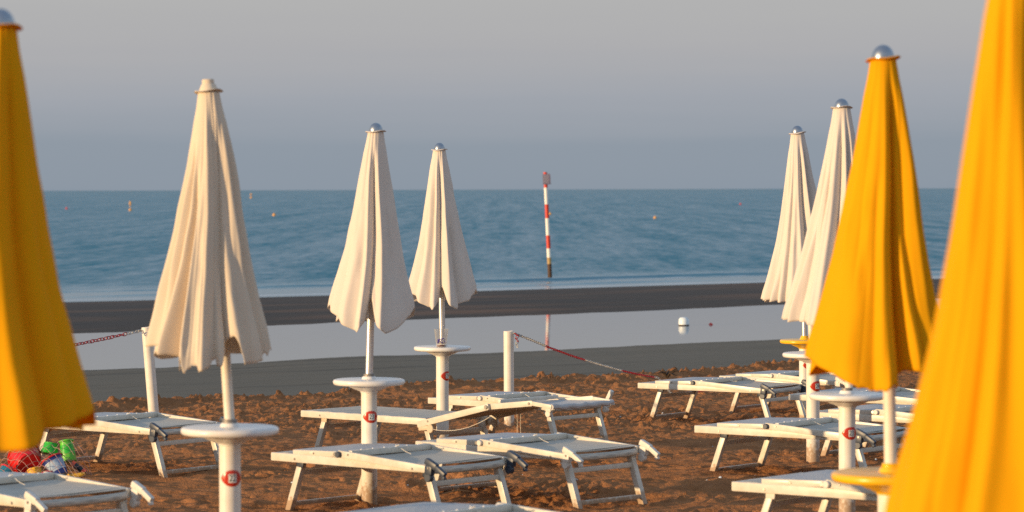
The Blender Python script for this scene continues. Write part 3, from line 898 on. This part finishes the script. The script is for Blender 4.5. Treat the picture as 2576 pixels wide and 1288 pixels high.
folded_dark = make_folded(M['blue_plastic'])
folded_white = make_folded(M['old_plastic'], False, M['old_plastic'])
folded_upright = make_folded(M['old_plastic'], True, M['old_plastic'])
opened = make_open()
used = set()


def place(proto, x, y, ang, label, dz=0.0, tilt=0.0, roll=0.0):
    """x, y: the near foot-end corner of the lounger"""
    o = proto if proto not in used else copy_tree(proto)
    used.add(proto)
    c, s = math.cos(R(ang)), math.sin(R(ang))
    cx, cy = x + c * .7 - s * .35, y + s * .7 + c * .35
    o.location = (x, y, gz(cx, cy) + .012 + dz)
    o.rotation_euler = (R(roll), R(tilt), R(ang))
    o['label'] = label
    return o


def corner(px, py, d):
    p = at(px, py, d); return p.x, p.y


LG = [
    (folded_dark, 682, 1150, 20.75, -42, 'folded white lounger with slate hinges in front of the post of table 23', 0, 0, 0),
    (folded_white, 1046, 1110, 21.9, -44, 'folded lounger with white hinges, behind the slate hinged one, foot end hidden by it', 0, 0, 0),
    (opened, 757, 1033, 26.0, -42, 'white lounger with its backrest opened out, behind the post of table 23', 0, 0, 0),
    (folded_upright, 1077, 1003, 28.1, -42, 'folded lounger with an upright white lever, standing before the right rope post', 0, 0, 0),
    (folded_dark, 55, 1064, 24.7, -38, 'folded lounger above the net of beach toys, left edge under the yellow umbrella', 0, 0, 0),
    (folded_white, -325, 1228, 18.2, -42, 'near folded lounger in the bottom left corner, most of it cut off', 0, 0, 0),
    (folded_white, 765, 1358, 15.85, -38, 'nearest lounger, only its top edge shows along the bottom of the photo', .0, 0, 0),
    (folded_dark, 1605, 967, 31.0, -36, 'far folded lounger with slate hinges at the end of the chain, behind the right row', 0, 0, 0),
    (folded_white, 1810, 962, 32.6, -38, 'far folded lounger with white hinges, just behind the slate hinged one near the chain end', 0, 0, 0),
    (folded_dark, 1748, 1072, 23.7, -38, 'folded slate hinged lounger before the post base of the right row', 0, 0, 0),
    (folded_white, 2030, 1040, 25.6, -36, 'lounger behind the right row, showing between the yellow umbrella pole and the right edge', 0, 0, 0),
    (folded_white, 1842, 1217, 18.1, -38, 'near lounger in the lower right, partly under the near yellow table', 0, 0, 0),
    (folded_dark, 1985, 978, 28.6, -34, 'lounger behind table 23 of the right row, crossing behind two white posts', 0, 0, 0),
]
for proto, px, py, d, ang, lab, dz, ti, ro in LG:
    x, y = corner(px, py, d)
    place(proto, x, y, ang, lab, dz, ti, ro)


# ------------------------------------------------------------------ rope posts and chains
def rope_post(label, px, top, foot_px, d, group='white posts of the rope line'):
    tp = at(px, top, d); fx = at(foot_px, top, d).x
    g = gz(fx, d)
    f = Vector((fx, d, g - .15)); dv = tp - f
    root = thing('rope_post', label, 'post', f, group, Vector((0, 0, 1)).rotation_difference(dv))
    L = dv.length
    MB().lathe([(.047, 0), (.049, .01), (.049, L - .004), (.046, L), (.042, L), (.042, L - .08), (.0, L - .08)], 36, cap=False).build('tube', M['post_plastic'], root)
    return root, tp


def chain(label, pts, segs, scale=1.0, group='red and white plastic chains', start='white'):
    """links along a polyline (dense); segs: lengths of alternating colours"""
    root = thing('plastic_chain', label, 'chain', pts[0], group)
    pts = [Vector(p) for p in pts]
    cum = [0]
    for a, b in zip(pts, pts[1:]):
        cum.append(cum[-1] + (b - a).length)
    pitch = .036 * scale

    def pos(s):
        for i in range(len(cum) - 1):
            if s <= cum[i + 1]:
                u = (s - cum[i]) / (cum[i + 1] - cum[i]); return pts[i].lerp(pts[i + 1], u)
        return pts[-1]
    s = 0; k = 0; si = 0; mb = MB(); acc = 0
    colr = ['chain_white', 'chain_red'] if start == 'white' else ['chain_red', 'chain_white']
    rs = random.Random(3)
    while s + pitch < cum[-1]:
        a = pos(s); b = pos(s + pitch); t = (b - a).normalized()
        side = t.cross(Vector((0, 0, 1))).normalized(); up = side.cross(t)
        tw = (0 if k % 2 == 0 else math.pi / 2) + rs.uniform(-.35, .35) + .5
        w = side * math.cos(tw) + up * math.sin(tw)
        c = (a + b) / 2; hl = .0235 * scale; hw = .0125 * scale
        ring = []
        for j in range(14):
            an = 2 * math.pi * j / 14
            ex = math.copysign(abs(math.cos(an)) ** .75, math.cos(an)) * hl
            wy = math.copysign(abs(math.sin(an)) ** .75, math.sin(an)) * hw
            ring.append(c - root.location + t * ex + w * wy)
        mb.tube(ring, .0034 * scale, 6, closed=True)
        s += pitch; k += 1; acc += pitch
        if acc > segs[min(si, len(segs) - 1)]:
            nm = 'white_section' if colr[si % 2] == 'chain_white' else 'red_section'
            mb.build(nm, M[colr[si % 2]], root); mb = MB(); acc = 0; si += 1
    nm = 'white_section' if colr[si % 2] == 'chain_white' else 'red_section'
    mb.build(nm, M[colr[si % 2]], root)
    return root


postL, tL = rope_post('white rope post leaning left, beside the frayed cream umbrella', 368, 823, 392, 28.7)
postR, tR = rope_post('white upright rope post with the chain running off to the right', 1279, 833, 1280, 29.8)


def sag(a, b, dip, n=60):
    return [a.lerp(b, i / n) - Vector((0, 0, dip * 4 * (i / n) * (1 - i / n))) for i in range(n + 1)]


a = at(357, 831, 28.7); b = at(-150, 925, 26.6)
chain('red and white chain running left from the leaning rope post', sag(a, b, .02), [.20, 1.25, 1.2, 1.2], scale=1.22)
# right chain: from the post down to the sand, then lying on it
a = at(1293, 838, 29.75)
air = []
for px, py, d in ((1293, 838, 29.75), (1310, 845, 29.9), (1340, 857, 30.3), (1385, 876, 30.9), (1440, 896, 31.6), (1500, 915, 32.4), (1560, 932, 33.2), (1610, 943, 33.9), (1655, 951, 34.5)):
    air.append(at(px, py, d))
gnd = []
for px, d in ((1690, 35.0), (1740, 35.6), (1800, 36.2), (1850, 36.6), (1905, 37.0), (1960, 37.6)):
    x = (px - 1288) / FPX * d
    gnd.append(Vector((x, d, gz(x, d) + .07)))
chain('red and white chain sagging right from the upright rope post onto the sand', air + gnd, [1.05, 1.35, 1.3, 1.2, 1.2, 1.2], scale=1.02)
# loose end knotted at the right post
k0 = at(1300, 842, 29.7)
loop = [k0 + Vector((.012 * math.sin(t * 2.2), .004, -.02 * t)) for t in [i * .35 for i in range(18)]]
chain('short red chain end hanging in a loop at the upright rope post', [k0 + Vector((-.02, 0, .01))] + loop, [.10, .06, .3], scale=1.0, start='red')

# ------------------------------------------------------------------ plastic cup on table 24
c0 = at(1110, 869.5, 26.62); c0.z = at(1112, 871, 26.7).z + .0005; c0.y = 26.52
cup = thing('plastic_cup', 'clear plastic cup with purple print and a rest of red drink, on table 24', 'cup', c0)
MB().lathe([(.0, .002), (.041, .002), (.042, .004), (.0605, .150), (.0635, .152), (.0635, .156), (.061, .157), (.0595, .153), (.041, .006), (0, .006)], 40, cap=False).build('cup_wall', M['clear_plastic'], cup)
MB().lathe([(0, .0065), (.0405, .0065), (.0425, .019), (0, .019)], 32, cap=False).build('drink', M['drink'], cup)
# printed mark: a few brush strokes wrapped on the near side
mb = MB()
for pts in ([(-.040, .060), (-.028, .066), (-.012, .068), (.006, .072), (.018, .076), (.026, .072), (.036, .068)],
            [(-.022, .066), (-.028, .052), (-.036, .034)], [(-.014, .066), (-.022, .048), (-.026, .036)],
            [(.012, .074), (.002, .060), (-.010, .052), (.004, .046), (.016, .036), (.020, .032)], [(.030, .058), (.036, .046), (.038, .040)]):
    P = []
    for x, z in pts:
        rad = .042 + .0185 * (z - .004) / .146 + .0012
        P.append((rad * math.sin(x / .05), -rad * math.cos(x / .05), z))
    mb.tube(P, [.0012 + .0032 * math.sin(math.pi * (i + .5) / len(P)) for i in range(len(P))], 6)
mb.build('printed_mark', M['purple_ink'], cup)

# ------------------------------------------------------------------ sea marks
top = at(1372, 433, 102); bot = at(1383.5, 699, 102)
f = Vector((bot.x, 102, WATER - 1.0)); ax = (top - bot).normalized()
f = bot - ax * 1.2
mk = thing('sea_marker', 'red and white banded marker pole standing in the sea with a small sign on top', 'pole', f, None, Vector((0, 0, 1)).rotation_difference(ax))
Lp = (top - f).length; sc = (top - bot).length / (699 - 433)
segs = [(433, 472, 'pole_red'), (472, 514, 'pole_white'), (514, 549, 'pole_red'), (549, 592, 'pole_white'), (592, 625, 'pole_red'), (625, 648, 'pole_white'), (648, 664, 'pole_stain'), (664, 790, 'pole_weed')]
for i, (ya, yb, mm) in enumerate(segs):
    za = Lp - (ya - 433) * sc; zb = max(0, Lp - (yb - 433) * sc)
    rr = .062 + .0012 * i
    MB().lathe([(rr, zb), (rr, za)], 24).build({'pole_red': 'red_band', 'pole_white': 'white_band', 'pole_stain': 'stained_band', 'pole_weed': 'weedy_foot'}[mm], M[mm], mk)
sg = MB().bar((-.09, -.085, Lp - 18 * sc), (.165, -.085, Lp - 18 * sc), .02, .34, bevel=.005).build('sign_board', M['sign_face'], mk)
for k in range(6):
    MB().bar((-.07 + .01 * (k % 2), -.0975, Lp - 18 * sc + .12 - .046 * k), (.145 - .02 * (k % 3), -.0975, Lp - 18 * sc + .12 - .046 * k), .004, .016, bevel=0).build('text_line', M['sign_line'], sg)


def on_sea(px, py):
    d = (EYE - WATER) * FPX / (py - horizon(px))
    return at(px, py, d), d


def float_ball(px, py, wpx, m, label, tall=0):
    p, d = on_sea(px, py); r = wpx / FPX * d / 2
    o = thing('marker_buoy', label, 'buoy', p, 'floating buoys')
    MB().lathe([(0, -r * .8)] + [(r * math.cos(R(v)), r * .35 + r * math.sin(R(v))) for v in range(-60, 90, 15)] + [(.0, r * 1.35)], 20, cap=False).build('float', m, o)
    if tall:
        h = tall / FPX * d
        MB().lathe([(r * .22, r), (r * .22, h * .55), (r * .62, h * .6), (r * .62, h * .96), (r * .2, h)], 14).build('topmark', m, o)
    else:
        MB().lathe([(r * .3, r * 1.2), (r * .28, r * 1.6), (0, r * 1.65)], 12, cap=False).build('eyelet', m, o)


OF, RF = M['orange_float'], M['red_float']
float_ball(690, 543, 9, OF, 'orange ball buoy right of the frayed cream umbrella')
float_ball(1648, 550, 8.5, OF, 'orange ball buoy in the open sea right of the banded marker pole')
float_ball(1384, 540, 7.5, OF, 'orange ball buoy touching the right side of the banded marker pole')
float_ball(328, 530, 8, OF, 'orange spar buoy with a topmark, on the sea left of the frayed cream umbrella', 24)
float_ball(632, 499, 6, OF, 'small far orange spar buoy near the horizon beside the frayed cream umbrella', 13)
float_ball(168, 526, 6, RF, 'tiny red buoy on the sea next to the left yellow umbrella')
float_ball(1863, 515, 5.5, RF, 'tiny red buoy far out left of the right umbrella row')

p, d = on_sea(1720, 819); r = 13.2 / FPX * d
wb = thing('mooring_buoy', 'white drum shaped buoy lying in the still lagoon', 'buoy', p)
MB().lathe([(r * .9, -.12), (r, -.06), (r, r * .9), (r * .93, r * 1.25), (r * .72, r * 1.5), (r * .3, r * 1.6), (0, r * 1.61)], 32, cap=False).build('drum', M['buoy_white'], wb)
MB().lathe([(r * 1.012, -.01), (r * 1.02, .0), (r * 1.02, .012), (r * 1.012, .02)], 32, cap=False).build('waterline_band', M['weed'], wb)
p, d = on_sea(1788, 817); r = 5.2 / FPX * d
rb = thing('marker_buoy', 'small red float in the lagoon beside the white drum buoy', 'buoy', p, 'floating buoys')
MB().lathe([(0, -r * .5), (r * .8, -r * .3), (r, r * .1), (r * .85, r * .55), (r * .3, r * .8), (0, r * .82)], 20, cap=False).build('float', RF, rb)
MB().lathe([(r * .25, r * .7), (r * .25, r * 1.0), (0, r * 1.05)], 10, cap=False).build('eyelet', RF, rb)

# ------------------------------------------------------------------ beach toys in a net
TD = 23.6
tz = gz(at(110, 1190, TD).x, TD)
tx = at(110, 1190, TD).x
S = TD / FPX


def toy_at(px, py, dy=0.0):
    """position near the bag: reference pixel offsets turned into metres in the bag's own plane"""
    return Vector(((px - 1288) * S, TD + dy, tz + (1198 - py) * S))


def bucket(name, label, p, axis, r0, r1, L, m, parts=()):
    o = thing(name, label, 'toy', p, 'beach toys in the net', Vector((0, 0, 1)).rotation_difference(Vector(axis)))
    MB().lathe([(0, 0), (r0 * .95, 0), (r0, .006), (r1, L - .012), (r1 * 1.06, L - .010), (r1 * 1.06, L), (r1 * .98, L), (r0 * .94, .012), (0, .012)], 32, cap=False).build('shell', m, o)
    for f in parts:
        f(o)
    return o


def handle(m, r1, L):
    def f(o):
        MB().tube([(r1 * 1.03 * math.cos(a), .30 * r1 * math.sin(a), L - .006 + r1 * .75 * math.sin(a)) for a in [math.pi * k / 16 for k in range(17)]], .006, 8).build('handle', m, o)
    return f


def band(m, r0, r1, L, a, b):
    def f(o):
        ra = r0 + (r1 - r0) * a + .0015; rb = r0 + (r1 - r0) * b + .0015
        MB().lathe([(ra - .001, L * a), (ra, L * a), (rb, L * b), (rb - .001, L * b)], 32, cap=False).build('printed_band', m, o)
    return f


def rim(m, r1, L):
    def f(o):
        MB().tube([(r1 * 1.06 * math.cos(2 * math.pi * k / 32), r1 * 1.06 * math.sin(2 * math.pi * k / 32), L) for k in range(32)], .007, 8, closed=True).build('rim', m, o)
    return f


def box_panels(m, w):
    def f(o):
        for k in range(4):
            a = k * math.pi / 2
            MB().bar((w * .8 * math.cos(a), w * .8 * math.sin(a), .01), (w * 1.0 * math.cos(a), w * 1.0 * math.sin(a), w * 1.6), .03, .012, up=(math.cos(a), math.sin(a), 0), bevel=.003).build('ridge', m, o)
    return f


TOYS = [
    bucket('toy_bucket', 'large red toy bucket lying in the net, left half of the pile', toy_at(72, 1164, -.02), (-.30, .75, .22), .095, .118, .18, M['toy_red'], (rim(M['toy_red'], .118, .18), handle(M['toy_red'], .118, .18))),
    bucket('toy_castle_mould', 'green sand mould behind the red bucket, at the top of the net', toy_at(116, 1139, .10), (.15, .25, 1), .072, .050, .085, M['toy_green'], (box_panels(M['toy_green'], .05),)),
    bucket('toy_sieve', 'lime green toy sieve with pattern, highest at the right of the net', toy_at(166, 1158, .08), (-.16, .25, 1), .062, .048, .16, M['toy_lime'], (band(M['toy_green'], .062, .048, .16, .35, .8), rim(M['toy_lime'], .048, .16))),
    bucket('toy_bucket', 'dark blue toy bucket with a pale picture band and red rim, centre of the net', toy_at(156, 1188, -.14), (-.50, .30, .85), .062, .080, .15, M['toy_blue'], (band(M['toy_pale'], .062, .080, .15, .26, .80), rim(M['toy_red'], .080, .15))),
    bucket('toy_mould', 'yellow sand mould at the bottom front of the net', toy_at(97, 1195, -.19), (-.25, .35, .9), .060, .050, .085, M['toy_yellow'], (box_panels(M['toy_yellow'], .05),)),
    bucket('toy_mould', 'yellow pointed mould at the right end of the net', toy_at(174, 1196, -.16), (.9, .2, .30), .040, .012, .14, M['toy_yellow'], (rim(M['toy_yellow'], .036, .02),)),
    bucket('toy_shovel_grip', 'black and orange toy handle sticking out at the right of the net', toy_at(180, 1158, -.04), (.78, -.2, -.52), .022, .020, .13, M['toy_black'], (band(M['toy_orange'], .022, .020, .13, .78, 1.0), band(M['toy_orange'], .022, .020, .13, .0, .22))),
    bucket('toy_ball_mould', 'blue and white patterned toy at the left end of the net', toy_at(8, 1192, -.14), (.5, .5, .6), .055, .06, .08, M['toy_teal'], (rim(M['toy_red'], .06, .08),)),
    bucket('toy_mould', 'crimson flat mould low between the yellow mould and the blue bucket', toy_at(128, 1199, -.20), (-.2, .5, .5), .05, .055, .05, M['toy_red'], (rim(M['toy_red'], .055, .05),)),
]
# the net itself: a diamond mesh draped over the toys (their upper hull, relaxed)
from mathutils.bvhtree import BVHTree
bpy.context.view_layer.update()
vv, ff = [], []
for t in TOYS:
    for o in t.children_recursive:
        if o.type == 'MESH':
            k = len(vv); mw = o.matrix_world
            vv += [mw @ v.co for v in o.data.vertices]
            ff += [[i + k for i in p_.vertices] for p_ in o.data.polygons]
bv = BVHTree.FromPolygons(vv, ff)
gx = np.arange(tx - .45, tx + .46, .015); gy = np.arange(TD - .45, TD + .46, .015)
Hh = np.full((len(gy), len(gx)), tz + .01)
for i, y in enumerate(gy):
    for j, x in enumerate(gx):
        hit = bv.ray_cast(Vector((x, y, tz + 1)), Vector((0, 0, -1)))
        if hit[0] is not None:
            Hh[i, j] = max(Hh[i, j], hit[0].z + .008)
H2 = Hh.copy()
for di in range(-9, 10):
    for dj in range(-9, 10):
        q_ = np.roll(np.roll(Hh, di, 0), dj, 1) - 1.15 * .015 * math.hypot(di, dj)
        H2 = np.maximum(H2, q_)


def drape(x, y):
    fx = np.clip((x - gx[0]) / .015, 0, len(gx) - 1.01); fy = np.clip((y - gy[0]) / .015, 0, len(gy) - 1.01)
    i, j = int(fy), int(fx); a_, b_ = fy - i, fx - j
    return (H2[i, j] * (1 - a_) * (1 - b_) + H2[i + 1, j] * a_ * (1 - b_) + H2[i, j + 1] * (1 - a_) * b_ + H2[i + 1, j + 1] * a_ * b_)


mb = MB(); cx, cy = tx - .0, TD - .03
st = .040
for fam in (0, 1):
    for k in range(-22, 23):
        pts = []
        for t in range(-52, 53):
            u = t * .016; v = k * st
            aa, bb = (u * .8 + v, u * .62 - v * .8) if fam == 0 else (u * .8 + v, -u * .62 + v * .8)
            if (aa / .36) ** 2 + (bb / .32) ** 2 <= 1:
                x, y = cx + aa, cy + bb
                pts.append((x, y, drape(x, y) + .002 * math.sin(t + k)))
            else:
                if len(pts) > 1:
                    mb.tube(pts, .0016, 5)
                pts = []
        if len(pts) > 1:
            mb.tube(pts, .0016, 5)
o = mb.build('toy_net', M['net_cord'])
tag(o, 'pinkish cord net bag drawn over a pile of colourful beach toys', 'net bag')

# ------------------------------------------------------------------ small litter on the sand
rs = random.Random(8)
sd = thing('seaweed_clump', 'dark dried seaweed tuft on the sand bank before the right row', 'seaweed', Vector((at(1678, 926, 40).x, 40, gz(at(1678, 926, 40).x, 40) + .05)))
for k in range(14):
    a = rs.random() * 6.28; q = rs.uniform(.06, .22)
    MB().tube([(0, 0, .0), (q * .4 * math.cos(a), q * .4 * math.sin(a), .05 + .03 * rs.random()), (q * math.cos(a), q * math.sin(a), .02 + rs.uniform(0, .10))], [.014, .010, .003], 6).build('frond', M['weed'], sd)
for px, py, d, ln, an, lab in ((933, 1085, 25.5, .16, .15, 'thin pale twig on the sand right of the frayed umbrella post'), (745, 1078, 25.8, .10, 1.2, 'short pale twig on the sand left of the opened lounger'),
                               (1150, 1180, 21.5, .12, .4, 'small twig on the sand under the white hinged lounger')):
    x = at(px, py, d).x; z = gz(x, d) + .05
    t = MB().tube([(-ln * math.cos(an), -ln * math.sin(an), 0), (0, .01, .018), (ln * math.cos(an), ln * math.sin(an), .004)], [.004, .006, .003], 6).build('twig', M['twig'], loc=(x, d, z))
    tag(t, lab, 'twig', 'twigs on the sand')

mb = MB()
for k in range(90):
    y = rs.uniform(13, 33); x = rs.uniform(-.16, .16) * y
    i = int(np.searchsorted(Y, y)); j = int(np.searchsorted(U, x / y))
    r = rs.uniform(.006, .014)
    mb.lathe([(r * .3, 0), (r, r * .25), (r * .7, r * .6), (r * .1, r * .75)], 7, (float(XX[i, j]), float(YY[i, j]), float(Z[i, j])), (rs.uniform(-.6, .6), rs.uniform(-.6, .6), 1))
o = mb.build('shell_fragments', M['buoy_white'])
tag(o, 'scattered white shell fragments and grit lying on the dry sand', 'shells', kind='stuff')

# ------------------------------------------------------------------ light, sky, camera
SUN_EL, SUN_AZ = 6.5, 60          # azimuth: degrees left of the direction straight back from the view
sd_ = Vector((-math.sin(R(SUN_AZ)) * math.cos(R(SUN_EL)), -math.cos(R(SUN_AZ)) * math.cos(R(SUN_EL)), math.sin(R(SUN_EL))))
ld = bpy.data.lights.new('sun', 'SUN'); ld.energy = 4.3; ld.angle = R(.5); ld.color = (1, .69, .365)
lo = bpy.data.objects.new('sun', ld); col.objects.link(lo)
lo.rotation_mode = 'QUATERNION'; lo.rotation_quaternion = sd_.to_track_quat('Z', 'Y'); lo.location = (-20, -15, 12)

w = bpy.data.worlds.new('World'); scene.world = w; w.use_nodes = True
nt = w.node_tree; n = nt.nodes; l = nt.links
bg = n['Background']
sky = n.new('ShaderNodeTexSky'); sky.sky_type = 'NISHITA'; sky.sun_disc = False
sky.sun_elevation = R(SUN_EL); sky.sun_rotation = math.atan2(sd_.x, sd_.y)
sky.air_density = 1.0; sky.dust_density = 2.0; sky.ozone_density = 1.2
bg.inputs['Strength'].default_value = .12
tc = n.new('ShaderNodeTexCoord'); sp = n.new('ShaderNodeSeparateXYZ')
l.new(tc.outputs['Generated'], sp.inputs[0])
# low band of the sky opposite the sun: blue-grey at the horizon, mauve above it, pale grey higher up
ns = n.new('ShaderNodeTexNoise'); ns.inputs['Scale'].default_value = 1.0; ns.inputs['Detail'].default_value = 4
mp = n.new('ShaderNodeMapping'); mp.inputs['Scale'].default_value = (3.5, 3.5, 75)
l.new(tc.outputs['Generated'], mp.inputs['Vector']); l.new(mp.outputs[0], ns.inputs['Vector'])
nm = n.new('ShaderNodeMath'); nm.operation = 'MULTIPLY_ADD'; nm.inputs[1].default_value = .016; nm.inputs[2].default_value = -.008
l.new(ns.outputs['Fac'], nm.inputs[0])
ad = n.new('ShaderNodeMath'); ad.operation = 'ADD'; ad.use_clamp = True
l.new(sp.outputs['Z'], ad.inputs[0]); l.new(nm.outputs[0], ad.inputs[1])
# square-root elevation scale, so that the low band gets most of the ramp
mr = n.new('ShaderNodeMath'); mr.operation = 'POWER'; mr.inputs[1].default_value = .5; mr.use_clamp = True
l.new(ad.outputs[0], mr.inputs[0])
rp = n.new('ShaderNodeValToRGB')
STOPS = [(0.0, (.213, .252, .300)), (.015, (.226, .262, .305)), (.030, (.290, .308, .340)), (.045, (.342, .342, .352)), (.062, (.365, .365, .363)), (.10, (.41, .42, .435)), (.18, (.48, .55, .63)), (.35, (.46, .56, .69)), (1.0, (.34, .46, .66))]
STOPS = [(z ** .5, c) for z, c in STOPS]
e = rp.color_ramp.elements
e[0].position, e[0].color = STOPS[0][0], (*STOPS[0][1], 1)
e[1].position, e[1].color = STOPS[-1][0], (*STOPS[-1][1], 1)
for p_, c_ in STOPS[1:-1]:
    k = e.new(p_); k.color = (*c_, 1)
l.new(mr.outputs[0], rp.inputs['Fac'])
dv = n.new('ShaderNodeVectorMath'); dv.operation = 'SCALE'; dv.inputs['Scale'].default_value = 1 / .12
l.new(rp.outputs['Color'], dv.inputs[0])
fm = n.new('ShaderNodeMapRange'); fm.inputs['From Min'].default_value = .15; fm.inputs['From Max'].default_value = .45
fm.inputs['To Min'].default_value = 1; fm.inputs['To Max'].default_value = .6
l.new(sp.outputs['Z'], fm.inputs['Value'])
mx = n.new('ShaderNodeMix'); mx.data_type = 'RGBA'
l.new(fm.outputs[0], mx.inputs['Factor']); l.new(sky.outputs['Color'], mx.inputs['A']); l.new(dv.outputs[0], mx.inputs['B'])
l.new(mx.outputs['Result'], bg.inputs['Color'])

cd = bpy.data.cameras.new('camera'); cam = bpy.data.objects.new('camera', cd); col.objects.link(cam)
cd.sensor_width = 36; cd.lens = 36 * FPX / 2576
cd.clip_start = .1; cd.clip_end = 80000
pitch = math.atan((644 - 476.2) / FPX)
cam.matrix_world = Matrix.Translation((0, 0, EYE)) @ Matrix.Rotation(math.pi / 2 - pitch, 4, 'X') @ Matrix.Rotation(-.00268, 4, 'Z')
cd.dof.use_dof = True; cd.dof.focus_distance = 29; cd.dof.aperture_fstop = 4.2
scene.camera = cam
vs = scene.view_settings
vs.view_transform = 'Standard'; vs.look = 'None'; vs.exposure = .3; vs.gamma = 1; vs.use_curve_mapping = False
scene.cycles.use_denoising = False
scene.cycles.max_bounces = 8
